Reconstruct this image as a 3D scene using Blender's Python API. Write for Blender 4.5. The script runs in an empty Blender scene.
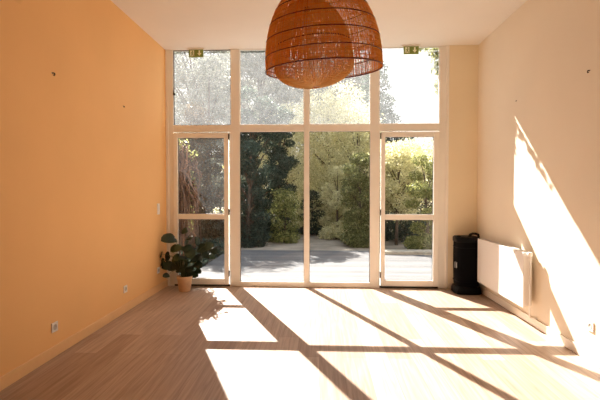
import bpy, math, random
import numpy as np
from mathutils import Vector, Matrix

R = math.radians
sc = bpy.context.scene
col = sc.collection
random.seed(7)

# ------------------------------------------------------------------ camera
cd = bpy.data.cameras.new('camera')
cam = bpy.data.objects.new('camera', cd)
col.objects.link(cam)
cd.sensor_width = 36
cd.lens = 430 * 36 / 600
cd.clip_start = 0.05
cam.location = (0, -6.1, 1.385)
cam.rotation_euler = (R(90 - 1.321), R(0.0), R(2.63))
sc.camera = cam

# ------------------------------------------------------------------ light
SUN_STRENGTH = 17.5
TAN_AZ, DZ = 0.447, 0.948           # x shift and drop per metre travelled into the room
WORLD_STRENGTH = 0.92
sc.view_settings.view_transform = 'Standard'
sc.view_settings.look = 'None'
sc.view_settings.gamma = 1
sc.view_settings.use_curve_mapping = False
sc.view_settings.exposure = 0.68
sc.cycles.max_bounces = 14
sc.cycles.diffuse_bounces = 8
sc.cycles.transparent_max_bounces = 24
sc.cycles.use_denoising = True
sc.cycles.sample_clamp_indirect = 8

w = bpy.data.worlds.new('sky'); sc.world = w; w.use_nodes = True
nt = w.node_tree; nt.nodes.clear()
out = nt.nodes.new('ShaderNodeOutputWorld'); bg = nt.nodes.new('ShaderNodeBackground')
tc = nt.nodes.new('ShaderNodeTexCoord'); sep = nt.nodes.new('ShaderNodeSeparateXYZ')
rp = nt.nodes.new('ShaderNodeValToRGB')
rp.color_ramp.elements[0].position = 0.0; rp.color_ramp.elements[0].color = (0.98, 0.93, 0.87, 1)
rp.color_ramp.elements[1].position = 0.7; rp.color_ramp.elements[1].color = (0.80, 0.88, 1.0, 1)
nt.links.new(tc.outputs['Generated'], sep.inputs[0]); nt.links.new(sep.outputs[2], rp.inputs[0])
nt.links.new(rp.outputs[0], bg.inputs[0]); bg.inputs[1].default_value = WORLD_STRENGTH
nt.links.new(bg.outputs[0], out.inputs[0])

sd = bpy.data.lights.new('sun', 'SUN'); sd.energy = SUN_STRENGTH; sd.angle = R(0.45); sd.color = (1.0, 0.93, 0.84)
so = bpy.data.objects.new('sun', sd); col.objects.link(so)
so.rotation_euler = Vector((TAN_AZ, -1, -DZ)).to_track_quat('-Z', 'Y').to_euler()
so.location = (-6, 10, 12)

# ------------------------------------------------------------------ materials
def mat(name, color, rough=0.6, metal=0.0, noise=0.0, scale=8.0, spec=0.5, bump=0.0, sheen=None):
    m = bpy.data.materials.new(name); m.use_nodes = True
    n = m.node_tree.nodes; l = m.node_tree.links; b = n['Principled BSDF']
    b.inputs['Roughness'].default_value = rough; b.inputs['Metallic'].default_value = metal
    b.inputs['Specular IOR Level'].default_value = spec
    t = n.new('ShaderNodeTexCoord'); ns = n.new('ShaderNodeTexNoise')
    ns.inputs['Scale'].default_value = scale; ns.inputs['Detail'].default_value = 4
    l.new(t.outputs['Object'], ns.inputs['Vector'])
    r = n.new('ShaderNodeValToRGB')
    lo = [max(0, c * (1 - noise)) for c in color]; hi = [min(1, c * (1 + noise)) for c in color]
    r.color_ramp.elements[0].position = 0.3; r.color_ramp.elements[0].color = (*lo, 1)
    r.color_ramp.elements[1].position = 0.7; r.color_ramp.elements[1].color = (*hi, 1)
    l.new(ns.outputs[0], r.inputs[0]); l.new(r.outputs[0], b.inputs['Base Color'])
    if bump:
        bp = n.new('ShaderNodeBump'); bp.inputs['Strength'].default_value = bump; bp.inputs['Distance'].default_value = 0.01
        l.new(ns.outputs[0], bp.inputs['Height']); l.new(bp.outputs[0], b.inputs['Normal'])
    return m

def leafmat(name, c1, c2, trans=0.5):
    m = bpy.data.materials.new(name); m.use_nodes = True
    n = m.node_tree.nodes; l = m.node_tree.links; n.clear()
    o = n.new('ShaderNodeOutputMaterial'); mx = n.new('ShaderNodeMixShader')
    d = n.new('ShaderNodeBsdfPrincipled'); tr = n.new('ShaderNodeBsdfTranslucent')
    d.inputs['Roughness'].default_value = 0.5
    g = n.new('ShaderNodeNewGeometry'); r = n.new('ShaderNodeValToRGB')
    r.color_ramp.elements[0].color = (*c1, 1); r.color_ramp.elements[1].color = (*c2, 1)
    l.new(g.outputs['Random Per Island'], r.inputs[0]); l.new(r.outputs[0], d.inputs['Base Color']); l.new(r.outputs[0], tr.inputs[0])
    mx.inputs[0].default_value = trans
    l.new(d.outputs[0], mx.inputs[1]); l.new(tr.outputs[0], mx.inputs[2]); l.new(mx.outputs[0], o.inputs[0])
    return m

def glassmat(name, film, tint=(1, 1, 1)):
    """thin pane: clear transmission, fresnel reflection, and an optional uneven translucent film"""
    m = bpy.data.materials.new(name); m.use_nodes = True
    n = m.node_tree.nodes; l = m.node_tree.links; n.clear()
    o = n.new('ShaderNodeOutputMaterial')
    t = n.new('ShaderNodeBsdfTransparent'); t.inputs[0].default_value = (*tint, 1)
    g = n.new('ShaderNodeBsdfGlossy'); g.inputs['Roughness'].default_value = 0.02
    fr = n.new('ShaderNodeFresnel'); fr.inputs[0].default_value = 1.35
    mx = n.new('ShaderNodeMixShader'); l.new(fr.outputs[0], mx.inputs[0]); l.new(t.outputs[0], mx.inputs[1]); l.new(g.outputs[0], mx.inputs[2])
    if film:
        tl = n.new('ShaderNodeBsdfTranslucent'); tl.inputs[0].default_value = (0.9, 0.93, 0.97, 1)
        ns = n.new('ShaderNodeTexNoise'); ns.inputs['Scale'].default_value = 9; ns.inputs['Detail'].default_value = 6
        tcn = n.new('ShaderNodeTexCoord'); l.new(tcn.outputs['Object'], ns.inputs['Vector'])
        mr = n.new('ShaderNodeMapRange'); mr.inputs['From Min'].default_value = 0.3; mr.inputs['From Max'].default_value = 0.7
        mr.inputs['To Min'].default_value = film * 0.75; mr.inputs['To Max'].default_value = film * 1.25
        l.new(ns.outputs[0], mr.inputs[0])
        m2 = n.new('ShaderNodeMixShader'); l.new(mr.outputs[0], m2.inputs[0]); l.new(mx.outputs[0], m2.inputs[1]); l.new(tl.outputs[0], m2.inputs[2])
        mx = m2
    l.new(mx.outputs[0], o.inputs[0])
    return m

def floormat():
    m = bpy.data.materials.new('oak_laminate'); m.use_nodes = True
    n = m.node_tree.nodes; l = m.node_tree.links; b = n['Principled BSDF']
    t = n.new('ShaderNodeTexCoord'); mp = n.new('ShaderNodeMapping'); mp.inputs['Rotation'].default_value = (0, 0, R(90))
    l.new(t.outputs['Object'], mp.inputs[0])
    br = n.new('ShaderNodeTexBrick'); br.inputs['Scale'].default_value = 1
    br.inputs['Brick Width'].default_value = 1.28; br.inputs['Row Height'].default_value = 0.19
    br.inputs['Mortar Size'].default_value = 0.0016; br.inputs['Mortar Smooth'].default_value = 0.2
    br.offset = 0.37
    br.inputs['Color1'].default_value = (0.38, 0.265, 0.195, 1); br.inputs['Color2'].default_value = (0.54, 0.42, 0.335, 1)
    br.inputs['Mortar'].default_value = (0.30, 0.20, 0.15, 1)
    l.new(mp.outputs[0], br.inputs['Vector'])
    m2 = n.new('ShaderNodeMapping'); m2.inputs['Scale'].default_value = (26, 1.3, 1); l.new(t.outputs['Object'], m2.inputs[0])
    ns = n.new('ShaderNodeTexNoise'); ns.inputs['Scale'].default_value = 1.6; ns.inputs['Detail'].default_value = 7; ns.inputs['Distortion'].default_value = 0.6
    l.new(m2.outputs[0], ns.inputs['Vector'])
    r = n.new('ShaderNodeValToRGB'); r.color_ramp.elements[0].position = 0.3; r.color_ramp.elements[0].color = (0.72, 0.69, 0.66, 1)
    r.color_ramp.elements[1].position = 0.68; r.color_ramp.elements[1].color = (1.12, 1.12, 1.12, 1)
    l.new(ns.outputs[0], r.inputs[0])
    mu = n.new('ShaderNodeMixRGB'); mu.blend_type = 'MULTIPLY'; mu.inputs[0].default_value = 1
    l.new(br.outputs[0], mu.inputs[1]); l.new(r.outputs[0], mu.inputs[2]); l.new(mu.outputs[0], b.inputs['Base Color'])
    b.inputs['Roughness'].default_value = 0.42
    bp = n.new('ShaderNodeBump'); bp.inputs['Strength'].default_value = 0.12; bp.inputs['Distance'].default_value = 0.002
    l.new(ns.outputs[0], bp.inputs['Height']); l.new(bp.outputs[0], b.inputs['Normal'])
    return m

def wallmat(name, color, spot=None):
    m = mat(name, color, 0.75, 0, 0.025, 1.3, 0.25)
    n = m.node_tree.nodes; l = m.node_tree.links; b = n['Principled BSDF']
    ns = n.new('ShaderNodeTexNoise'); ns.inputs['Scale'].default_value = 220; tc_ = n.new('ShaderNodeTexCoord')
    l.new(tc_.outputs['Object'], ns.inputs['Vector'])
    bp = n.new('ShaderNodeBump'); bp.inputs['Strength'].default_value = 0.08; bp.inputs['Distance'].default_value = 0.002
    l.new(ns.outputs[0], bp.inputs['Height']); l.new(bp.outputs[0], b.inputs['Normal'])
    if spot:
        src = b.inputs['Base Color'].links[0].from_socket
        vm = n.new('ShaderNodeVectorMath'); vm.operation = 'DISTANCE'; vm.inputs[1].default_value = spot[0]
        l.new(tc_.outputs['Object'], vm.inputs[0])
        mr = n.new('ShaderNodeMapRange'); mr.inputs['From Min'].default_value = spot[1] * 0.55; mr.inputs['From Max'].default_value = spot[1]
        mr.inputs['To Min'].default_value = 0.16; mr.inputs['To Max'].default_value = 0
        l.new(vm.outputs['Value'], mr.inputs[0])
        mx = n.new('ShaderNodeMixRGB'); mx.inputs[2].default_value = (0.25, 0.08, 0.02, 1)
        l.new(mr.outputs[0], mx.inputs[0]); l.new(src, mx.inputs[1]); l.new(mx.outputs[0], b.inputs['Base Color'])
    return m

def deckmat():
    m = bpy.data.materials.new('weathered_deck'); m.use_nodes = True
    n = m.node_tree.nodes; l = m.node_tree.links; b = n['Principled BSDF']
    g = n.new('ShaderNodeNewGeometry'); t = n.new('ShaderNodeTexCoord')
    mp = n.new('ShaderNodeMapping'); mp.inputs['Scale'].default_value = (1.5, 22, 1); l.new(t.outputs['Object'], mp.inputs[0])
    ns = n.new('ShaderNodeTexNoise'); ns.inputs['Scale'].default_value = 1.5; ns.inputs['Detail'].default_value = 6; l.new(mp.outputs[0], ns.inputs['Vector'])
    r = n.new('ShaderNodeValToRGB'); r.color_ramp.elements[0].position = 0.3; r.color_ramp.elements[0].color = (0.095, 0.098, 0.105, 1)
    r.color_ramp.elements[1].position = 0.7; r.color_ramp.elements[1].color = (0.145, 0.145, 0.143, 1)
    l.new(ns.outputs[0], r.inputs[0])
    mr = n.new('ShaderNodeMapRange'); mr.inputs['To Min'].default_value = 0.8; mr.inputs['To Max'].default_value = 1.15
    l.new(g.outputs['Random Per Island'], mr.inputs[0])
    mu = n.new('ShaderNodeMixRGB'); mu.blend_type = 'MULTIPLY'; mu.inputs[0].default_value = 1
    l.new(r.outputs[0], mu.inputs[1]); l.new(mr.outputs[0], mu.inputs[2]); l.new(mu.outputs[0], b.inputs['Base Color'])
    b.inputs['Roughness'].default_value = 0.8; b.inputs['Specular IOR Level'].default_value = 0.12
    return m

M = dict(
    floor=floormat(),
    orange=wallmat('orange_paint', (0.88, 0.535, 0.235), ((-2.205, -3.03, 2.81), 0.07)),
    cream=wallmat('cream_paint', (0.86, 0.78, 0.64)),
    apricot=wallmat('pale_apricot_paint', (0.89, 0.80, 0.60)),
    ceil=wallmat('ceiling_paint', (0.86, 0.83, 0.77)),
    base_l=mat('orange_skirting', (0.85, 0.54, 0.26), 0.45, noise=0.03),
    base_r=mat('cream_skirting', (0.87, 0.80, 0.68), 0.45, noise=0.03),
    frame=mat('cream_window_lacquer', (0.92, 0.91, 0.86), 0.4, noise=0.03, scale=3),
    seal=mat('dark_seal', (0.05, 0.042, 0.035), 0.6, noise=0.1),
    brass=mat('dull_bronze_fitting', (0.05, 0.025, 0.014), 0.5, 0.3, noise=0.1),
    glass=glassmat('clear_glass', 0.0),
    glassd=glassmat('filmed_door_glass', 0.008),
    glassu=glassmat('filmed_upper_glass', 0.042),  # stronger translucent film over the upper panes
    white=mat('white_plastic', (0.85, 0.82, 0.78), 0.35, noise=0.02),
    dark=mat('dark_plastic', (0.02, 0.02, 0.022), 0.4, noise=0.1),
    slot=mat('socket_hole', (0.50, 0.46, 0.42), 0.6, noise=0.1),
    radiator=mat('radiator_enamel', (0.86, 0.83, 0.79), 0.3, noise=0.01),
    grille=mat('radiator_grille_enamel', (0.70, 0.66, 0.62), 0.4, noise=0.03),
    black=mat('black_fabric_cover', (0.003, 0.003, 0.004), 0.85, noise=0.25, scale=60, bump=0.2, spec=0.08),
    blackp=mat('black_hard_plastic', (0.003, 0.003, 0.004), 0.5, noise=0.15, spec=0.12),
    steel=mat('steel_fitting', (0.35, 0.34, 0.33), 0.35, 0.9, noise=0.05),
    rattan=leafmat('orange_rattan', (0.96, 0.45, 0.05), (1.0, 0.70, 0.18), 0.5),
    rattan2=leafmat('light_rattan', (0.95, 0.58, 0.17), (1.0, 0.76, 0.34), 0.45),
    hoop=mat('dark_cane_hoop', (0.22, 0.055, 0.012), 0.5, noise=0.2),
    cord=mat('brown_cord', (0.12, 0.06, 0.03), 0.7, noise=0.1),
    bulb=mat('frosted_bulb', (0.85, 0.82, 0.76), 0.3, noise=0.01),
    terracotta=mat('pale_terracotta', (0.78, 0.56, 0.36), 0.7, noise=0.08, scale=14),
    soil=mat('potting_soil', (0.03, 0.02, 0.014), 0.95, noise=0.4, scale=50, bump=0.4),
    pleaf=leafmat('glossy_plant_leaf', (0.006, 0.018, 0.006), (0.028, 0.055, 0.018), 0.08),
    stem=mat('plant_stem', (0.07, 0.09, 0.03), 0.6, noise=0.2),
    green=mat('exit_sign_green', (0.22, 0.30, 0.05), 0.4, noise=0.04),
    pale=mat('exit_sign_pale', (0.92, 0.95, 0.70), 0.4, noise=0.03),
    deck=deckmat(),
    step=mat('pale_wooden_kerb', (0.34, 0.30, 0.24), 0.8, noise=0.2, scale=9),
    ground=mat('dry_ground', (0.30, 0.255, 0.20), 0.95, noise=0.3, scale=2.2, bump=0.3),
    earth=mat('dark_bed_soil', (0.07, 0.055, 0.035), 0.95, noise=0.4, scale=6, bump=0.4),
    bark=mat('bark', (0.10, 0.075, 0.055), 0.9, noise=0.35, scale=12, bump=0.6),
    reed=mat('brown_reed', (0.17, 0.11, 0.075), 0.8, noise=0.35, scale=11),
    vine=leafmat('dry_vine_stem', (0.05, 0.022, 0.011), (0.15, 0.07, 0.035), 0.05),
    l_dark=leafmat('dark_evergreen_leaf', (0.022, 0.040, 0.030), (0.12, 0.16, 0.115)),
    l_grey=leafmat('grey_green_leaf', (0.16, 0.17, 0.14), (0.36, 0.37, 0.30)),
    l_pale=leafmat('pale_olive_leaf', (0.48, 0.45, 0.22), (0.92, 0.87, 0.58)),
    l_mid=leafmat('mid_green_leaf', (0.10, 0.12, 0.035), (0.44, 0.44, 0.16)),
    l_shade=leafmat('shade_tinted_leaf', (0.08, 0.09, 0.03), (0.36, 0.36, 0.15)),  # darker copy of the mid green, shade put into the leaf colour
    l_brown=leafmat('brownish_leaf', (0.05, 0.04, 0.022), (0.16, 0.12, 0.06)),
)

# ------------------------------------------------------------------ helpers
class MB:
    def __init__(s): s.v = []; s.f = []; s.sm = []
    def add(s, vs, fs, smooth=False):
        k = len(s.v); s.v += [tuple(v) for v in vs]
        for f in fs: s.f.append(tuple(i + k for i in f)); s.sm.append(smooth)
        return s
    def box(s, x0, x1, y0, y1, z0, z1, c=0.0):
        """box with chamfered vertical and horizontal edges when c > 0"""
        if c <= 0:
            v = [(x, y, z) for z in (z0, z1) for y in (y0, y1) for x in (x0, x1)]
            return s.add(v, [(0, 2, 3, 1), (4, 5, 7, 6), (0, 1, 5, 4), (2, 6, 7, 3), (0, 4, 6, 2), (1, 3, 7, 5)])
        v = []; X = (x0, x1); Y = (y0, y1); Z = (z0, z1); ix = {}
        sg = (1, -1)
        for a in (0, 1):
            for b in (0, 1):
                for d in (0, 1):
                    for ax in range(3):
                        p = [X[a] + sg[a] * c, Y[b] + sg[b] * c, Z[d] + sg[d] * c]
                        p[ax] = (X, Y, Z)[ax][(a, b, d)[ax]]
                        ix[(a, b, d, ax)] = len(v); v.append(tuple(p))
        f = []
        for a in (0, 1):
            f.append([ix[(a, 0, 0, 0)], ix[(a, 1, 0, 0)], ix[(a, 1, 1, 0)], ix[(a, 0, 1, 0)]][::(-1 if a == 0 else 1)])
            f.append([ix[(0, a, 0, 1)], ix[(1, a, 0, 1)], ix[(1, a, 1, 1)], ix[(0, a, 1, 1)]][::(1 if a == 0 else -1)])
            f.append([ix[(0, 0, a, 2)], ix[(1, 0, a, 2)], ix[(1, 1, a, 2)], ix[(0, 1, a, 2)]][::(-1 if a == 0 else 1)])
        for a in (0, 1):
            for b in (0, 1):
                f.append([ix[(a, b, 0, 0)], ix[(a, b, 0, 1)], ix[(a, b, 1, 1)], ix[(a, b, 1, 0)]])
                f.append([ix[(a, 0, b, 0)], ix[(a, 0, b, 2)], ix[(a, 1, b, 2)], ix[(a, 1, b, 0)]])
                f.append([ix[(0, a, b, 1)], ix[(0, a, b, 2)], ix[(1, a, b, 2)], ix[(1, a, b, 1)]])
                for d in (0, 1): f.append([ix[(a, b, d, 0)], ix[(a, b, d, 1)], ix[(a, b, d, 2)]])
        return s.add(v, f)
    def tube(s, pts, r, n=6, closed=False, cap=True):
        pts = [Vector(p) for p in pts]; m = len(pts); rs = r if isinstance(r, (list, tuple)) else [r] * m
        vs = []; up = Vector((0.13, 0.21, 0.97)).normalized()
        for i, p in enumerate(pts):
            a = pts[(i - 1) % m] if (closed or i > 0) else p
            b = pts[(i + 1) % m] if (closed or i < m - 1) else p
            t = (b - a).normalized(); q = t.cross(up)
            if q.length < 1e-3: q = t.cross(Vector((1, 0, 0)))
            q.normalize(); w_ = q.cross(t)
            for k in range(n):
                an = 2 * math.pi * k / n
                vs.append(p + q * (math.cos(an) * rs[i]) + w_ * (math.sin(an) * rs[i]))
        fs = []
        for i in range(m if closed else m - 1):
            j = (i + 1) % m
            for k in range(n):
                fs.append((i * n + k, i * n + (k + 1) % n, j * n + (k + 1) % n, j * n + k))
        if cap and not closed:
            fs.append(tuple(range(n))[::-1]); fs.append(tuple((m - 1) * n + k for k in range(n)))
        return s.add(vs, fs, True)
    def lathe(s, prof, n=32, c=(0, 0, 0), cap=True, T=None):
        vs = []
        for (r, z) in prof:
            for k in range(n):
                a = 2 * math.pi * k / n; p = Vector((r * math.cos(a), r * math.sin(a), z))
                if T: p = T @ p
                vs.append(p + Vector(c))
        fs = []
        for i in range(len(prof) - 1):
            for k in range(n): fs.append((i * n + k, i * n + (k + 1) % n, (i + 1) * n + (k + 1) % n, (i + 1) * n + k))
        if cap: fs.append(tuple(range(n))[::-1]); fs.append(tuple((len(prof) - 1) * n + k for k in range(n)))
        return s.add(vs, fs, True)
    def prism(s, poly, y0, y1):
        """poly of (x, z) extruded from y0 to y1"""
        n = len(poly); v = [(x, y0, z) for x, z in poly] + [(x, y1, z) for x, z in poly]
        return s.add(v, [tuple(range(n)), tuple(range(n, 2 * n))[::-1]] + [(i, i + n, (i + 1) % n + n, (i + 1) % n) for i in range(n)])
    def build(s, name, m, parent=None, kind=None, T=None):
        me = bpy.data.meshes.new(name); me.from_pydata([tuple(v) for v in s.v], [], s.f)
        me.materials.append(m); me.polygons.foreach_set('use_smooth', s.sm); me.update()
        import bmesh
        if len(s.f) < 20000:
            bm = bmesh.new(); bm.from_mesh(me); bmesh.ops.recalc_face_normals(bm, faces=bm.faces); bm.to_mesh(me); bm.free()
        o = bpy.data.objects.new(name, me); col.objects.link(o)
        if parent: o.parent = parent
        if kind: o['kind'] = kind
        return o

def tag(o, label, cat, group=None):
    o['label'] = label; o['category'] = cat
    if group: o['group'] = group
    return o

def thing(name, label, cat, loc=(0, 0, 0), group=None, kind=None):
    o = bpy.data.objects.new(name, None); col.objects.link(o); o.location = loc; o.empty_display_size = 0.1
    if kind: o['kind'] = kind
    if label: tag(o, label, cat, group)
    return o

def copy_tree(o, parent=None):
    c = o.copy(); col.objects.link(c)
    if parent: c.parent = parent
    for ch in list(o.children): copy_tree(ch, c)
    return c

# ------------------------------------------------------------------ room shell
XL, XR, YB, H = -2.205, 2.183, -9.4, 3.385
MB().box(XL - 0.2, XR + 0.2, YB - 0.2, 0.075, -0.14, 0).build('floor', M['floor'], kind='structure')
MB().box(XL - 0.2, XR + 0.2, YB - 0.2, 0.08, H, H + 0.25).build('ceiling', M['ceil'], kind='structure')
MB().box(XL - 0.2, XL, YB - 0.2, 0.08, 0, H).build('wall_left', M['orange'], kind='structure')
MB().box(XR, XR + 0.2, YB - 0.2, 0.08, 0, H).build('wall_right', M['cream'], kind='structure')
MB().box(XL, XR, YB - 0.2, YB, 0, H).build('wall_rear', M['cream'], kind='structure')
MB().box(1.79, XR, -0.02, 0.08, 0, H).build('wall_front', M['apricot'], kind='structure')
MB().box(XL, XL + 0.014, YB, -0.01, 0, 0.095, 0.003).build('baseboard_left', M['base_l'], kind='structure')
MB().box(XR - 0.014, XR, YB, -0.02, 0, 0.085, 0.003).build('baseboard_right', M['base_r'], kind='structure')
MB().box(1.80, XR - 0.014, -0.034, -0.02, 0, 0.085, 0.003).build('baseboard_front', M['base_r'], kind='structure')

# posts and transom of the glazed wall
F0, F1 = 0.0, 0.055
posts = [(-2.205, -2.1, 0, H), (-1.27, -1.139, 0, H), (-0.225, -0.147, 0, H), (0.708, 0.833, 0, H), (1.665, 1.79, 0, H)]
for i, (a, b, z0, z1) in enumerate(posts):
    MB().box(a, b, F0, F1 if i else 0.034, z0, z1, 0.004).build('trim_%d' % (i + 1), M['frame'], kind='structure')
m = MB()
for a, b in zip(posts[:-1], posts[1:]):
    m.box(a[1] - 0.004, b[0] + 0.004, F0 + 0.004, F1, 2.214, 2.315, 0.004)
m.build('trim_6', M['frame'], kind='structure')
MB().box(1.755, 1.79, -0.022, 0.0, 0, H, 0.004).build('trim_7', M['frame'], kind='structure')
MB().box(-2.205, -2.165, -0.016, 0.0, 0, H, 0.004).build('trim_8', M['frame'], kind='structure')

def ring(mb, x0, x1, z0, z1, t, y0, y1, c=0.002, tb=None):
    tb = tb or t
    mb.box(x0, x0 + t, y0, y1, z0, z1, c); mb.box(x1 - t, x1, y0, y1, z0, z1, c)
    mb.box(x0 + t, x1 - t, y0, y1, z1 - t, z1, c); mb.box(x0 + t, x1 - t, y0, y1, z0, z0 + tb, c)

# upper lights
for i, (a, b) in enumerate([(-2.1, -1.27), (-1.139, -0.225), (-0.147, 0.708), (0.833, 1.665)]):
    w_ = thing('window_%d' % (i + 1), None, None, ((a + b) / 2, 0.03, 2.315), kind='structure')
    cx = (a + b) / 2
    m = MB(); ring(m, a - cx, b - cx, 0.0, H - 2.315, 0.007, -0.008, 0.015); m.build('seal', M['seal' if i == 0 else 'frame'], w_)
    MB().box(a - cx + 0.006, b - cx - 0.006, 0, 0.005, 0.006, H - 2.315 - 0.004).build('glass_pane', M['glassu'], w_)
    if i == 0:
        m = MB(); m.box(a - cx - 0.004, a - cx + 0.03, -0.03, -0.008, 0.43, 0.462, 0.004); m.box(a - cx + 0.004, a - cx + 0.016, -0.04, -0.03, 0.44, 0.50, 0.003)
        m.build('latch', M['dark'], w_)
# fixed lower lights
for i, (a, b) in enumerate([(-1.139, -0.225), (-0.147, 0.708)]):
    w_ = thing('window_%d' % (i + 5), None, None, ((a + b) / 2, 0.03, 0.0), kind='structure')
    cx = (a + b) / 2
    MB().box(a - cx - (0.131 if i == 0 else 0.078), b - cx + (0 if i == 0 else 0.125), -0.034, 0.025, 0.0, 0.074, 0.004).build('bottom_rail', M['frame'], w_)
    m = MB(); ring(m, a - cx, b - cx, 0.074, 2.214, 0.004, -0.002, 0.012); m.build('seal', M['seal'], w_)
    MB().box(a - cx + 0.005, b - cx - 0.005, 0.003, 0.008, 0.079, 2.209).build('glass_pane', M['glass'], w_)

def door(n, x0, x1, g0, g1, hx, filmed):
    cx = (x0 + x1) / 2
    d = thing('door_%d' % n, None, None, (cx, 0.02, 0.03), kind='structure')
    z0, z1 = 0.0, 2.17
    m = MB()
    m.box(x0 - cx, g0 - cx, -0.045, 0.02, z0, z1, 0.005); m.box(g1 - cx, x1 - cx, -0.045, 0.02, z0, z1, 0.005)
    m.box(g0 - cx, g1 - cx, -0.043, 0.02, 2.129 - 0.03, z1, 0.005); m.box(g0 - cx, g1 - cx, -0.043, 0.02, z0, 0.084, 0.005)
    m.build('sash_frame', M['frame'], d)
    MB().box(g0 - cx, g1 - cx, -0.040, 0.02, 0.967 - 0.03, 1.044 - 0.03, 0.005).build('middle_rail', M['frame'], d)
    for (a, b, gm) in ((0.084, 0.937, M['glass']), (1.014, 2.099, M['glassd'] if filmed else M['glass'])):
        p = MB().box(g0 - cx + 0.004, g1 - cx - 0.004, -0.003, 0.002, a + 0.004, b - 0.004).build('glass_pane', gm, d)
        m = MB(); ring(m, g0 - cx, g1 - cx, a, b, 0.004, -0.014, 0.006); m.build('seal', M['seal'], p)
    for z in (0.12, 1.0, 2.07):
        m = MB(); m.tube([(hx - cx, -0.052, z), (hx - cx, -0.052, z + 0.085)], 0.008, 8); m.build('hinge', M['brass'], d)
    return d
door(1, -2.098, -1.300, -2.034, -1.363, -1.292, True)
door(2, 0.860, 1.662, 0.915, 1.586, 0.850, False)
# dark strips painting the shade of the gap below each door leaf
MB().box(-2.1, -1.27, 0.012, 0.055, 0.0, 0.028).build('trim_9', M['seal'], kind='structure')
MB().box(0.833, 1.665, 0.012, 0.055, 0.0, 0.028).build('trim_10', M['seal'], kind='structure')
# side stiles that close the post against the door leaf
MB().box(0.708, 0.8435, -0.003, 0.05, 0.0, 2.214, 0.003).build('trim_11', M['frame'], kind='structure')
MB().box(-1.285, -1.139, -0.003, 0.05, 0.0, 2.214, 0.003).build('trim_12', M['frame'], kind='structure')

# ------------------------------------------------------------------ exit signs
def exit_sign(x, label):
    t = thing('exit_sign', label, 'sign', (x, -0.05, 3.262), group='exit signs at the top of the glazed wall')
    MB().box(-0.103, 0.103, -0.012, 0.012, 0, 0.105, 0.002).build('panel', M['green'], t)
    m = MB(); m.box(-0.13, 0.13, -0.018, 0.014, 0.105, 0.1225, 0.002); m.build('mounting_rail', M['frame'], t)
    # running figure passing through a pale doorway, and the arrow
    m = MB(); y0, y1 = -0.0135, -0.0115
    m.prism([(-0.083, 0.012), (-0.026, 0.012), (-0.026, 0.094), (-0.083, 0.094)], y0, y1)
    m.build('doorway_symbol', M['pale'], t)
    m = MB(); y0, y1 = -0.0155, -0.0132
    c = (-0.050, 0.081); m.prism([(c[0] + 0.009 * math.cos(a), c[1] + 0.009 * math.sin(a)) for a in [k * math.pi / 5 for k in range(10)]], y0, y1)
    m.prism([(-0.063, 0.066), (-0.048, 0.070), (-0.044, 0.045), (-0.058, 0.042)], y0, y1)
    m.prism([(-0.058, 0.048), (-0.046, 0.046), (-0.034, 0.030), (-0.040, 0.026)], y0, y1)
    m.prism([(-0.040, 0.032), (-0.034, 0.030), (-0.036, 0.014), (-0.043, 0.014)], y0, y1)
    m.prism([(-0.058, 0.045), (-0.048, 0.042), (-0.060, 0.024), (-0.074, 0.020), (-0.075, 0.026), (-0.064, 0.030)], y0, y1)
    m.prism([(-0.047, 0.069), (-0.034, 0.056), (-0.030, 0.060), (-0.045, 0.074)], y0, y1)
    m.prism([(-0.062, 0.066), (-0.075, 0.054), (-0.072, 0.049), (-0.058, 0.060)], y0, y1)
    m.build('running_figure', M['green'], t)
    m = MB(); y0, y1 = -0.0135, -0.0115
    m.prism([(0.038, 0.092), (0.058, 0.092), (0.058, 0.055), (0.078, 0.055), (0.048, 0.016), (0.018, 0.055), (0.038, 0.055)], y0, y1)
    m.build('arrow_symbol', M['pale'], t)
exit_sign(-1.747, 'small green exit sign above the left door, nearer the orange wall')
exit_sign(1.258, 'small green exit sign above the right door, nearer the radiator wall')

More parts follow.
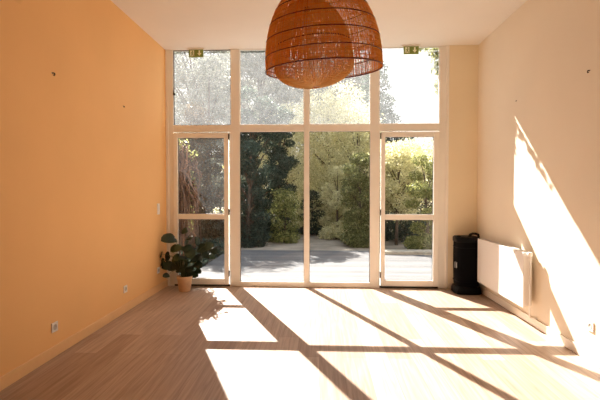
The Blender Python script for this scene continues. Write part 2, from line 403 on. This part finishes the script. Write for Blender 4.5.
# ------------------------------------------------------------------ rattan pendant lamp
LX, LY, RIM = 0.028, -3.1, 2.213
lamp = thing('pendant_lamp', 'large two-layer woven rattan dome lamp hanging from the ceiling', 'lamp', (LX, LY, H))
def dome_r(t, r0, p=2.3): return r0 * math.sqrt(max(0.0, 1 - t ** p))
def dome(name, r0, ht, T, mt, nst, nwf, hoops, rtop, rst, bowl=0.0):
    tmax = (1 - (rtop / r0) ** 2) ** (1 / 2.3)
    def P(t, a, dr=0):
        if t >= 0: rr_ = dome_r(t, r0); z = t * ht
        else: rr_ = r0 * math.sqrt(max(0, 1 - t * t)); z = t * bowl
        return T @ Vector(((rr_ + dr) * math.cos(a), (rr_ + dr) * math.sin(a), z))
    ts = ([-math.sin(math.asin(0.995) * i / 8) for i in range(8, 0, -1)] if bowl else []) + [tmax * math.sin(math.pi / 2 * i / 15) for i in range(16)]
    m = MB(); rnd = random.Random(nst)
    for k in range(nst):
        a0 = 2 * math.pi * k / nst + rnd.uniform(-.006, .006); ph = rnd.uniform(-.012, .012); r = rst * rnd.uniform(0.7, 1.4)
        m.tube([P(t, a0 + ph * math.sin(3 * t + k)) for t in ts], r, 4, cap=False)
    for i in range(nwf):
        t = tmax * (i + rnd.uniform(-.3, .3) + 0.5) / nwf
        wob = rnd.uniform(0, 6); am = rnd.uniform(0.004, 0.02)
        m.tube([P(min(tmax, max(0, t + am * math.sin(2 * a + wob))), a, 0.0015) for a in [2 * math.pi * j / 72 for j in range(72)]], 0.0017, 4, closed=True)
    if bowl:
        for i in range(16):
            t = -0.995 * math.sin(math.pi / 2 * (i + 0.5) / 16)
            m.tube([P(t, a, 0.0012) for a in [2 * math.pi * j / 72 for j in range(72)]], 0.0013, 4, closed=True)
    o = m.build(name, mt, lamp)
    for t in hoops:
        m = MB(); m.tube([P(min(t, tmax), a, 0.001) for a in [2 * math.pi * j / 72 for j in range(72)]], 0.0036 if t != 0 else 0.005, 6, closed=True)
        m.build('hoop', M['hoop'], o)
    return o
zr = RIM - H
T1 = Matrix.Translation((0, 0, zr)) @ Matrix.Rotation(R(-2.6), 4, 'Y') @ Matrix.Rotation(R(5.5), 4, 'X')
T2 = Matrix.Translation((-0.068, 0.03, zr + 0.035)) @ Matrix.Rotation(R(-6), 4, 'Y') @ Matrix.Rotation(R(2.0), 4, 'X')
dome('outer_shade', 0.400, 0.60, T1, M['rattan'], 240, 44, (0, 0.15, 0.33, 0.50, 0.66, 0.85), 0.045, 0.0021)
dome('inner_shade', 0.278, 0.46, T2, M['rattan2'], 200, 34, (0.3,), 0.04, 0.0021, 0.14)
top = T1 @ Vector((0, 0, 0.60)); top2 = T2 @ Vector((0, 0, 0.46))
MB().tube([(0, 0, -0.02), (top.x * .5, top.y * .5, (top.z) / 2), tuple(top), (top2.x, top2.y, top2.z), (top2.x, top2.y, top2.z - 0.05)], 0.004, 8).build('cord', M['cord'], lamp)
MB().lathe([(0.055, 0), (0.055, -0.012), (0.035, -0.03), (0.008, -0.034)], 24).build('ceiling_rose', M['white'], lamp)
m = MB().lathe([(0.018, 0), (0.020, -0.01), (0.020, -0.055), (0.017, -0.06)], 16, (top2.x, top2.y, top2.z - 0.05)); sk = m.build('lamp_socket', M['dark'], lamp)
m = MB().lathe([(0.014, 0), (0.02, -0.02), (0.034, -0.05), (0.038, -0.075), (0.030, -0.10), (0.012, -0.112), (0.002, -0.114)], 20, (top2.x, top2.y, top2.z - 0.108)); m.build('bulb', M['bulb'], lamp)

# ------------------------------------------------------------------ radiator
rad = thing('radiator', 'white wall-mounted panel radiator low on the right wall', 'radiator', (2.0985, -1.035, 0.19))
x0, x1, L2, hh = -0.040, 0.040, 0.635, 0.565
MB().box(x0, x0 + 0.014, -L2, L2, 0, hh, 0.004).build('front_panel', M['radiator'], rad)
MB().box(x1 - 0.014, x1, -L2 + 0.01, L2 - 0.01, 0.01, hh - 0.01, 0.004).build('rear_panel', M['radiator'], rad)
for s_ in (-1, 1):
    a, b = sorted((s_ * (L2 - 0.012), s_ * L2)); MB().box(x0 + 0.013, x1 + 0.004, a, b, 0.02, hh - 0.004, 0.003).build('side_panel', M['radiator'], rad)
m = MB(); m.box(x0 + 0.012, x0 + 0.018, -L2, L2, hh - 0.012, hh); m.box(x1 - 0.004, x1 + 0.002, -L2, L2, hh - 0.012, hh)
for k in range(64):
    y = -L2 + 0.02 + k * (2 * L2 - 0.04) / 63; m.box(x0 + 0.016, x1 - 0.002, y - 0.0045, y + 0.0045, hh - 0.010, hh - 0.003)
m.build('top_grille', M['grille'], rad)
for y in (-0.42, 0.42):
    MB().box(x1 - 0.002, XR - 2.0985 - 0.002, y - 0.015, y + 0.015, 0.06, hh - 0.06, 0.002).build('bracket', M['white'], rad)
m = MB(); m.tube([(x0 + 0.05, -L2 - 0.002, hh - 0.05), (x0 + 0.05, -L2 - 0.035, hh - 0.05)], 0.009, 10); m.tube([(x0 + 0.05, -L2 - 0.03, hh - 0.05), (x0 + 0.05, -L2 - 0.03, -0.085), (x0 + 0.06, -L2 - 0.03, -0.09), (XR - 2.0985 - 0.003, -L2 - 0.03, -0.09)], 0.0075, 8)
pipe = m.build('pipe', M['radiator'], rad)
m = MB(); m.lathe([(0.012, 0), (0.020, 0.004), (0.021, 0.045), (0.016, 0.052)], 18, (x0 + 0.05, -L2 - 0.03, hh - 0.045)); m.build('valve_knob', M['white'], rad)

# ------------------------------------------------------------------ black upright case
bc = thing('equipment_case', 'tall black upright equipment case standing in the corner beyond the radiator', 'case', (1.975, -0.215, 0))
def sqring(cx, cy, hx, hy, z, p=4.5, n=36):
    r = []
    for k in range(n):
        a = 2 * math.pi * k / n; c_, s_ = math.cos(a), math.sin(a)
        r.append((cx + hx * math.copysign(abs(c_) ** (2 / p), c_), cy + hy * math.copysign(abs(s_) ** (2 / p), s_), z))
    return r
def loft(mb, rings):
    n = len(rings[0]); v = [p for r in rings for p in r]; f = []
    for i in range(len(rings) - 1):
        for k in range(n): f.append((i * n + k, i * n + (k + 1) % n, (i + 1) * n + (k + 1) % n, (i + 1) * n + k))
    f.append(tuple(range(n))[::-1]); f.append(tuple((len(rings) - 1) * n + k for k in range(n)))
    return mb.add(v, f, True)
m = MB(); loft(m, [sqring(0, 0, hx, hy, z) for hx, hy, z in [(0.130, 0.130, 0.10), (0.143, 0.143, 0.12), (0.147, 0.147, 0.3), (0.149, 0.147, 0.5), (0.146, 0.145, 0.68), (0.140, 0.14, 0.715), (0.115, 0.115, 0.728)]])
m.build('body', M['black'], bc)
m = MB(); loft(m, [sqring(0, 0, hx, hy, z) for hx, hy, z in [(0.160, 0.15, 0.0), (0.172, 0.160, 0.012), (0.172, 0.160, 0.06), (0.155, 0.15, 0.095), (0.135, 0.135, 0.105)]])
m.build('base', M['blackp'], bc)
m = MB(); loft(m, [sqring(0, 0, hx, hy, z) for hx, hy, z in [(0.150, 0.15, 0.690), (0.156, 0.153, 0.70), (0.155, 0.152, 0.745), (0.14, 0.14, 0.762), (0.09, 0.09, 0.766)]])
m.build('lid', M['blackp'], bc)
m = MB(); m.tube([(0.02, -0.06, 0.755), (0.03, -0.06, 0.79), (0.06, -0.06, 0.803), (0.10, -0.06, 0.803), (0.135, -0.06, 0.79), (0.142, -0.06, 0.755)], 0.017, 10)
m.build('carry_handle', M['blackp'], bc)
m = MB(); m.lathe([(0.02, 0), (0.027, 0.008), (0.027, 0.022), (0.016, 0.03)], 16, (-0.125, -0.08, 0.755)); m.build('corner_knob', M['blackp'], bc)
m = MB(); m.box(-0.170, -0.145, -0.09, -0.05, 0.345, 0.43, 0.005); m.build('latch', M['steel'], bc)
m = MB(); m.tube([(-0.160, -0.095, 0.33), (-0.172, -0.10, 0.36), (-0.172, -0.10, 0.41), (-0.158, -0.095, 0.44)], 0.005, 6); m.build('latch_loop', M['blackp'], bc)
for z in (0.17, 0.62):
    m = MB(); m.tube([(x * 1.012, y * 1.012, z) for x, y, z_ in sqring(0, 0, 0.147, 0.147, z)], 0.0045, 6, closed=True); m.build('strap', M['blackp'], bc)

# ------------------------------------------------------------------ potted plant
pl = thing('potted_plant', 'leafy dark green houseplant in a pale terracotta pot by the left door', 'plant', (-1.852, -0.30, 0))
MB().lathe([(0.072, 0), (0.078, 0.004), (0.100, 0.175), (0.107, 0.178), (0.110, 0.207), (0.103, 0.210), (0.096, 0.206), (0.093, 0.185)], 36).build('pot', M['terracotta'], pl)
MB().lathe([(0.094, 0.178), (0.094, 0.186), (0.05, 0.192), (0.004, 0.194)], 28).build('soil', M['soil'], pl)
leaves = MB(); stems = MB(); rnd = random.Random(11)
def leaf(c, d, nrm, L, W):
    """heart-shaped leaf: base at c, pointing along d"""
    d = Vector(d).normalized(); nrm = Vector(nrm); s_ = d.cross(nrm).normalized(); nn = s_.cross(d).normalized()
    prof = [(0, 0.0), (-0.10, 0.22), (-0.06, 0.40), (0.12, 0.50), (0.40, 0.51), (0.66, 0.45), (0.87, 0.28), (1.0, 0.0)]
    v = []
    for (a, b) in prof:
        droop = -0.22 * a * a * L
        for q in (-1, -0.5, 0, 0.5, 1):
            v.append(Vector(c) + d * (a * L if q else max(a, 0) * L) + s_ * (b * W * q) + nn * (droop + 0.10 * W * abs(q) * b * 2 - 0.015 * abs(q)))
    f = []
    for i in range(len(prof) - 1):
        for k in range(4): f.append((i * 5 + k, i * 5 + k + 1, (i + 1) * 5 + k + 1, (i + 1) * 5 + k))
    leaves.add(v, f, True)
spec = []
# (x, y, z, size) of leaf centres placed by the look of the plant
leaf_view = [(168, 238, 17), (155, 255, 10), (162, 259, 11), (166, 266, 12), (159, 263, 9), (172, 249, 9), (177, 257, 10), (176, 265, 12), (182, 231, 8), (184, 240, 11), (179, 247, 10),
             (187, 248, 12), (185, 256, 13), (182, 264, 13), (180, 271, 11), (190, 268, 12), (175, 272, 9), (195, 243, 12), (200, 249, 13), (207, 247, 11), (197, 257, 12), (191, 252, 12), (204, 256, 10), (198, 264, 10),
             (213, 251, 9), (197.5, 271, 7), (168, 274, 7), (192, 275, 9), (186, 275, 10), (188, 262, 12), (194, 261, 11), (172, 260, 11), (171, 268, 9), (181, 276, 8), (210, 257, 8), (189, 237, 9)]
spots = []
for (u_, v_, w_) in leaf_view:
    yy = rnd.uniform(-.12, .12) + 0.004 * max(0, u_ - 184)
    spots.append(((u_ - 183.5) / 74.0, yy, 1.385 - (v_ - 189.5) / 74.0, w_ / 86.0))
for (x, y, z, s_) in spots:
    ang = math.atan2(y - .0, x - 0.02) + rnd.uniform(-.6, .6)
    d = Vector((math.cos(ang), math.sin(ang) - 0.5, rnd.uniform(-0.7, 0.1)))
    n_ = Vector((rnd.uniform(-.3, .3), -0.8, rnd.uniform(0.4, 1.0)))
    dn = d.normalized(); c = Vector((x, y, z)) - dn * s_ * 0.45
    L_ = s_ * rnd.uniform(0.92, 1.1); 
    leaf(c, d, n_, L_, L_ * 0.98)
    r0 = Vector((rnd.uniform(-.045, .045), rnd.uniform(-.045, .045), 0.185))
    mid = (r0 * 0.55 + c * 0.45) + Vector((0, 0, 0.06 + 0.1 * z))
    stems.tube([r0, r0 * 0.5 + mid * 0.5 + Vector((0, 0, .01)), mid, mid * 0.4 + c * 0.6 + Vector((0, 0, .015)), c], [0.0045, 0.004, 0.0035, 0.003, 0.0022], 5)
leaves.v = [(max(v[0], -0.335), v[1], v[2]) for v in leaves.v]
leaves.build('foliage', M['pleaf'], pl); stems.build('stems', M['stem'], pl)

# ------------------------------------------------------------------ sockets, switch, hooks
def plate_thing(name, label, side, y, z, w_=0.08, h_=0.08, kind='socket'):
    """side -1: left wall, facing +x; side 1: right wall"""
    X = XL if side < 0 else XR; s_ = -side
    t = thing(name, label, kind, (X, y, z))
    a, b = sorted((0, s_ * 0.009)); MB().box(a, b, -w_ / 2, w_ / 2, -h_ / 2, h_ / 2, 0.002).build('plate', M['white'], t)
    if kind == 'socket':
        T = Matrix.Translation((s_ * 0.0085, 0, 0)) @ Matrix.Rotation(R(90) * s_, 4, 'Y')
        MB().lathe([(0.024, 0), (0.024, 0.002), (0.019, 0.002), (0.018, 0.0008)], 20, T=T).build('socket_well', M['slot'], t)
    else:
        a, b = sorted((s_ * 0.008, s_ * 0.014)); MB().box(a, b, -w_ * .36, w_ * .36, -h_ * .36, h_ * .36, 0.002).build('rocker', M['white'], t)
    return t
plate_thing('wall_socket', 'white socket low on the orange wall, nearest the camera', -1, -2.648, 0.247)
plate_thing('wall_socket', 'white socket low on the orange wall, midway to the potted plant', -1, -1.343, 0.263)
plate_thing('wall_socket', 'white socket partly hidden beside the leaves of the potted plant', -1, -0.346, 0.290)
plate_thing('light_switch', 'narrow white light switch on the orange wall above the potted plant', -1, -0.33, 1.127, 0.08, 0.15, 'switch')
plate_thing('wall_socket', 'white socket on the right wall, low in the sunlit patch', 1, -2.56, 0.290)
def hook(side, y, z, label, s=1.0):
    s *= 0.62
    X = XL if side < 0 else XR; s_ = -side
    t = thing('wall_hook', label, 'hook', (X, y, z))
    m = MB(); m.tube([(0, 0, 0), (s_ * 0.022 * s, 0, 0), (s_ * 0.032 * s, 0, -0.006 * s), (s_ * 0.034 * s, 0, -0.018 * s), (s_ * 0.026 * s, 0, -0.027 * s), (s_ * 0.018 * s, 0, -0.022 * s)], 0.008 * s, 8); m.build('hook_bend', M['brass'], t)
    T = Matrix.Rotation(R(90) * s_, 4, 'Y'); MB().lathe([(0.009 * s, 0), (0.009 * s, 0.002), (0.006 * s, 0.004)], 14, T=T).build('wall_plug', M['slot'], t)
hook(-1, -2.631, 2.349, 'dark metal hook high on the orange wall, nearer the camera', 1.15)
hook(-1, -1.351, 2.327, 'tiny metal hook high on the orange wall, nearer the windows', 0.8)
hook(1, -2.494, 2.352, 'dark metal hook high on the right wall, nearer the camera', 1.0)
hook(1, -1.203, 2.378, 'tiny metal hook high on the right wall, just above the sunlit patch', 0.6)

# ------------------------------------------------------------------ outside
GZ = -0.14
MB().box(-60, 60, 0.08, 70, GZ - 0.3, GZ).build('ground', M['ground'], kind='structure')
m = MB(); y = 0.09; k = 0
while y < 3.9:
    m.box(-2.15, 4.2, y, min(y + 0.138, 3.95), -0.058, -0.03, 0.002); y += 0.144
for x in np.arange(-2.05, 4.2, 0.6): m.box(x - 0.03, x + 0.03, 0.1, 3.94, GZ, -0.059)
m.box(-2.15, 4.2, 3.95, 3.975, GZ, -0.032)
m.build('deck', M['deck'], kind='structure')
MB().box(-3.2, -2.17, 0.09, 9, GZ, GZ + 0.03).build('planting_bed', M['earth'], kind='structure')

t = thing('wooden_step', 'long pale low wooden step across the deck outside the right door', 'step', (2.45, 3.55, -0.03))
MB().box(-1.1, 1.1, -0.17, 0.17, 0.035, 0.07, 0.004).build('tread', M['step'], t)
MB().box(-1.08, 1.08, -0.155, -0.13, 0, 0.035).build('riser', M['step'], t)
for x in (-0.9, 0, 0.9): MB().box(x - 0.03, x + 0.03, -0.12, 0.15, 0, 0.035).build('bearer', M['step'], t)

# reed fence down the left of the deck
fr = thing('reed_fence', 'brown reed screen fence along the left edge of the deck', 'fence', (-3.0, 2.6, GZ + 0.03))
rr = random.Random(3)
m = MB()
for i in range(245):
    yy = -2.45 + i * 0.0175 + rr.uniform(-.003, .003); h_ = 1.55 + rr.uniform(-.05, .05)
    m.tube([(rr.uniform(-.006, .006), yy, 0), (rr.uniform(-.008, .008), yy + rr.uniform(-.01, .01), h_)], rr.uniform(.006, .0095), 5)
m.build('reeds', M['reed'], fr)
for yy in (-2.4, -0.8, 0.8, 1.8): MB().tube([(-0.04, yy, 0), (-0.04, yy, 1.6)], 0.03, 8).build('post', M['bark'], fr)
for z in (0.35, 0.95, 1.4): MB().tube([(0.013, -2.45, z), (0.013, 1.84, z)], 0.004, 5).build('binding_wire', M['bark'], fr)

def leaf_cloud(name, m, parent, centres, n, size, seed, aspect=0.5, shell=0.55):
    """n diamond leaves scattered through ellipsoidal clumps (cx,cy,cz,rx,ry,rz)"""
    g = np.random.default_rng(seed); C_ = np.array(centres, float)
    vol = (C_[:, 3] * C_[:, 4] * C_[:, 5]) ** (2 / 3); idx = g.choice(len(C_), n, p=vol / vol.sum())
    d = g.normal(size=(n, 3)); d /= np.linalg.norm(d, axis=1)[:, None]
    rad = shell + (1 - shell) * g.random(n) ** 0.7; rad *= 1 + 0.12 * g.normal(size=n)
    P = C_[idx, :3] + d * rad[:, None] * C_[idx, 3:]
    u = g.normal(size=(n, 3)); u /= np.linalg.norm(u, axis=1)[:, None]
    v = np.cross(u, g.normal(size=(n, 3))); v /= np.linalg.norm(v, axis=1)[:, None]
    s_ = size * g.uniform(0.6, 1.4, n)[:, None]; P[:, 2] = np.maximum(P[:, 2], 0.02)
    V = np.stack([P - u * s_ / 2, P + v * s_ * aspect / 2, P + u * s_ / 2, P - v * s_ * aspect / 2], 1).reshape(-1, 3)
    me = bpy.data.meshes.new(name); me.vertices.add(4 * n); me.vertices.foreach_set('co', V.ravel())
    me.loops.add(4 * n); me.loops.foreach_set('vertex_index', np.arange(4 * n, dtype=np.int32))
    me.polygons.add(n); me.polygons.foreach_set('loop_start', np.arange(n, dtype=np.int32) * 4)
    me.update(); me.validate(); me.materials.append(m)
    o = bpy.data.objects.new(name, me); col.objects.link(o); o.parent = parent
    return o

def tree(name, label, cat, x, y, h, r, leafm, n, size, seed, trunk_r=0.09, low=0.25, nb=9, cone=False, clump=0.36, group=None, ry=None, aspect=0.5):
    t = thing(name, label, cat, (x, y, GZ), group=group)
    rn = random.Random(seed); ry = ry or r; C_ = []; tk = MB()
    lean = (rn.uniform(-.05, .05) * h, rn.uniform(-.05, .05) * h)
    top = Vector((lean[0], lean[1], h * 0.86))
    tk.tube([(0, 0, -0.02), (lean[0] * .3, lean[1] * .3, h * .3), (lean[0] * .7, lean[1] * .7, h * .6), tuple(top)], [trunk_r, trunk_r * .8, trunk_r * .5, trunk_r * .15], 8)
    for i in range(nb):
        f = low + (0.97 - low) * (i + rn.random()) / nb
        a = i * 2.4 + rn.uniform(-.4, .4)
        spread = (1 - f) / (1 - low) * 0.95 + 0.08 if cone else math.sqrt(max(0.05, 1 - ((f - (low + 1) / 2) / ((1 - low) / 2) * 0.92) ** 2)) * 0.72
        e = Vector((math.cos(a) * r * spread * rn.uniform(.6, 1), math.sin(a) * ry * spread * rn.uniform(.6, 1), h * f))
        s0 = Vector((lean[0] * f * .8, lean[1] * f * .8, h * f * (0.72 if not cone else 0.95)))
        tk.tube([s0, s0 * .5 + e * .5 + Vector((0, 0, .04 * h * rn.random())), e], [trunk_r * (0.45 * (1.1 - f)) + .006, trunk_r * .2 + .004, 0.004], 6)
        k = clump * rn.uniform(.75, 1.25) * (spread + 0.25 if cone else 1)
        C_.append((e.x, e.y, e.z, r * k * 1.1, ry * k * 1.1, min(h * .5, r * k * (0.75 if not cone else .6))))
    if low <= 0.12:
        for i in range(9):
            a = i * 0.7; k = r * rn.uniform(.3, .42)
            C_.append((math.cos(a) * r * .62, math.sin(a) * ry * .62, k * rn.uniform(.5, 1.1), k, k, k * .8))
    tk.build('trunk', M['bark'], t)
    leaf_cloud('foliage', leafm, t, C_, n, size, seed, aspect)
    return t

def px(u, Y): return (u - 320) / 430 * (Y + 6.1)
A = 'trees in the garden beyond the deck'
# left: dark evergreens
tree('evergreen_tree', 'dark bluish evergreen tree left of centre, behind the left fixed pane', 'tree', px(257, 7.2), 7.2, 4.7, 1.05, M['l_dark'], 34000, 0.075, 21, low=0.02, nb=26, group=A)
tree('evergreen_tree', 'dark evergreen shrub with bare low stems at the left deck corner', 'tree', px(246, 5.4), 5.6, 2.9, 0.62, M['l_dark'], 15000, 0.06, 22, low=0.02, nb=20, group=A)
tree('shrub', 'small sunlit yellowish shrub at the foot of the dark evergreens', 'shrub', px(286, 6.9), 6.4, 1.5, 0.5, M['l_mid'], 6500, 0.055, 23, trunk_r=0.02, low=0.03, nb=18, clump=.42)
tree('garden_tree', 'tall sparse grey-green tree filling the leftmost upper pane', 'tree', px(188, 12.2), 12.2, 9.4, 2.5, M['l_grey'], 46000, 0.10, 24, trunk_r=0.16, low=0.18, nb=26, clump=.33, group=A)
tree('garden_tree', 'tall sparse tree seen through the second upper pane, left of the lamp', 'tree', px(262, 16), 16, 10.8, 3.0, M['l_grey'], 60000, 0.13, 25, trunk_r=0.16, low=0.2, nb=24, clump=.33, group=A)
tree('garden_tree', 'grey bushy tree behind the reed fence, seen through the left door', 'tree', px(206, 8.5), 8.5, 6.2, 1.25, M['l_grey'], 26000, 0.08, 26, low=0.06, nb=20, group=A)
tree('shrub', 'brown-grey thicket behind the far end of the reed fence', 'shrub', -5.3, 7.3, 2.4, 1.3, M['l_brown'], 13000, 0.07, 27, trunk_r=.04, low=0.05, nb=18)
tree('shrub', 'tall grey-brown shrub over the reed fence, just right of the hanging vine', 'shrub', -3.3, 5.45, 3.8, 0.7, M['l_brown'], 17000, 0.06, 28, trunk_r=.05, low=0.05, nb=24, clump=.42)
# centre: pale olives
tree('olive_tree', 'large pale sunlit tree in the centre, behind the right fixed pane', 'tree', px(334, 9.8), 9.8, 5.0, 1.75, M['l_pale'], 48000, 0.08, 31, low=0.05, nb=40, clump=.42, group=A)
tree('olive_tree', 'pale tree just left of the central post, behind the dark evergreens', 'tree', px(287, 12.4), 12.4, 4.8, 1.6, M['l_pale'], 34000, 0.085, 32, low=0.05, nb=32, clump=.42, group=A)
tree('garden_tree', 'tall hazy tree rising below the lamp in the third upper pane', 'tree', px(338, 22.8), 22.8, 11.0, 3.2, M['l_grey'], 48000, 0.17, 33, trunk_r=.15, low=0.15, nb=24, group=A)
tree('shrub', 'low dark bush under the pale central tree, right of the central post', 'shrub', px(312, 8), 8.6, 1.5, 0.5, M['l_dark'], 5500, 0.06, 34, trunk_r=.03, low=0.08, nb=12)
tree('shrub', 'leafy yellow-green shrub at the edge of the path, centre right', 'shrub', px(338, 7), 7.4, 2.2, 0.62, M['l_pale'], 9000, 0.06, 35, trunk_r=.04, low=0.03, nb=16)
tree('evergreen_tree', 'slim dark evergreen between the big evergreens and the pale trees', 'tree', px(281, 8.3), 8.3, 4.2, 0.62, M['l_dark'], 17000, 0.065, 36, low=0.02, nb=22, group=A)
tree('olive_tree', 'pale leafy tree right of centre, above the shadowed bush', 'tree', px(355, 8.2), 8.2, 4.2, 0.95, M['l_pale'], 26000, 0.07, 37, low=0.03, nb=32, clump=.45, group=A)
# right
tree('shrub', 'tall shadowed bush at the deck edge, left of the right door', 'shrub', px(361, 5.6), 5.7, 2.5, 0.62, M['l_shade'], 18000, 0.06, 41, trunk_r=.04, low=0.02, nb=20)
tree('shrub', 'broad bright green shrub seen through the top of the right door', 'shrub', px(398, 5.6), 5.9, 2.75, 1.0, M['l_pale'], 20000, 0.065, 42, trunk_r=.05, low=0.36, nb=20)
tree('shrub', 'leafy climber mass at the far right edge of the right door', 'shrub', px(432, 4.2), 4.6, 2.35, 0.62, M['l_mid'], 14000, 0.06, 43, trunk_r=.04, low=0.02, nb=18)
tree('shrub', 'dark undergrowth low behind the wooden step', 'shrub', px(402, 6.8), 7.1, 1.75, 1.0, M['l_dark'], 13000, 0.06, 44, trunk_r=.03, low=0.03, nb=14)
tree('conifer_tree', 'hazy conifer with a sloping outline in the rightmost upper pane', 'tree', px(374, 15), 15, 8.2, 2.0, M['l_dark'], 42000, 0.11, 45, trunk_r=.15, low=0.06, nb=60, cone=True, group=A)
tree('shrub', 'pale bushy tree behind the right-hand shrubs', 'shrub', px(425, 9.5), 9.5, 3.2, 1.5, M['l_pale'], 16000, 0.08, 46, low=0.05, nb=20)
# distant wall of trees all along the garden
hg = thing('hedge', 'long dark hedge closing the far end of the garden', 'hedge', (0, 19, GZ))
rn = random.Random(5)
C_ = [(x + rn.uniform(-.5, .5), rn.uniform(-.5, .5), z, 1.5, 0.9, 0.9) for x in np.arange(-16, 16, 1.3) for z in (0.6, 1.7, 2.7 + rn.uniform(-.3, .5))]
leaf_cloud('foliage', M['l_mid'], hg, C_, 60000, 0.14, 51)
for x in np.arange(-15.5, 16, 1.6):
    m = MB(); m.tube([(x, 0, -0.02), (x + .1, .05, 1.2), (x - .1, 0, 2.6)], [.06, .05, .02], 6); m.build('trunk', M['bark'], hg)

gc = thing('ground_cover', 'low dark green leafy ground cover between the deck and the reed fence', 'plants', (-2.52, 2.3, GZ + 0.03))
gc['kind'] = 'stuff'
leaf_cloud('foliage', M['l_dark'], gc, [(rn.uniform(-.2, .28), yv, .12, .25, .25, rn.uniform(.14, .30)) for yv in np.arange(-1.9, 2.2, 0.14)], 5200, 0.06, 71, 0.7, 0.3)
m = MB()
for i in range(60):
    x = rn.uniform(-.3, .35); yv = rn.uniform(-2, 2.2); m.tube([(x, yv, 0), (x + rn.uniform(-.05, .05), yv, .12), (x + rn.uniform(-.1, .1), yv + rn.uniform(-.1, .1), .27)], .004, 4)
m.build('stems', M['bark'], gc)

# dry vine hanging outside the left door
vn = thing('hanging_vine', 'tangle of dry brown vine hanging outside the left door', 'vine', (-2.26, 0.72, GZ))
rn = random.Random(9); m = MB()
for i in range(300):
    x = rn.uniform(-.28, .20); yv = rn.uniform(-.15, .2); z = 2.32 + rn.uniform(-.35, .05) - max(0, x) * 1.2
    p = [(x, yv, z)]; L_ = rn.uniform(.4, 1.3); st = 9; dx = rn.uniform(-.05, .05)
    for k in range(st):
        x += rn.uniform(-.055, .055) + dx * .3; yv += rn.uniform(-.04, .04); z -= L_ / st * rn.uniform(.4, 1.5); xm = .38 if 1.25 < z < 1.95 else (.24 if z > 1.9 else .30); x = max(-.38, min(xm, x)); p.append((x, yv, max(z, 0.05)))
    m.tube(p, rn.uniform(.005, .012), 5)
for i in range(7):
    x = rn.uniform(-.3, .2); p = [(x, rn.uniform(-.1, .1), 0)]
    for k in range(9): x += rn.uniform(-.07, .07); p.append((max(-.35, min(.25, x)), rn.uniform(-.1, .1), 0.25 * (k + 1)))
    m.tube(p, rn.uniform(.008, .016), 6)
m.build('vine_stems', M['vine'], vn)
leaf_cloud('foliage', M['l_mid'], vn, [(-.12, 0, 2.25, .3, .2, .18), (.10, .05, 2.1, .18, .15, .12), (.2, 0, 1.65, .06, .1, .3), (.2, 0, 1.1, .05, .1, .3)], 520, 0.05, 61, 0.6, 0.2)
# ivy at the top right corner outside
iv = thing('ivy', 'green ivy trailing outside down the right edge of the upper glass', 'ivy', (1.78, 0.16, GZ))
m = MB(); rn = random.Random(4)
for i in range(6):
    x = rn.uniform(-.08, .12); p = [(x, rn.uniform(-.03, .05), 0)]
    for k in range(14): x += rn.uniform(-.03, .03); p.append((max(-.08, min(.14, x)), rn.uniform(-.03, .04), .265 * (k + 1)))
    m.tube(p, .006, 5)
m.build('ivy_stems', M['bark'], iv)
leaf_cloud('foliage', M['l_mid'], iv, [(-.10, 0, 3.50, .20, .06, .10), (-.36, .02, 3.55, .2, .05, .04), (-.10, 0, 3.3, .11, .06, .2), (-.06, 0, 3.0, .10, .06, .2), (0, 0, 2.7, .07, .06, .25), (.03, 0, 2.3, .07, .06, .3), (.06, 0, 1.5, .06, .06, .5), (.06, 0, .6, .06, .06, .5)], 1500, 0.05, 62, 0.7, 0.1)
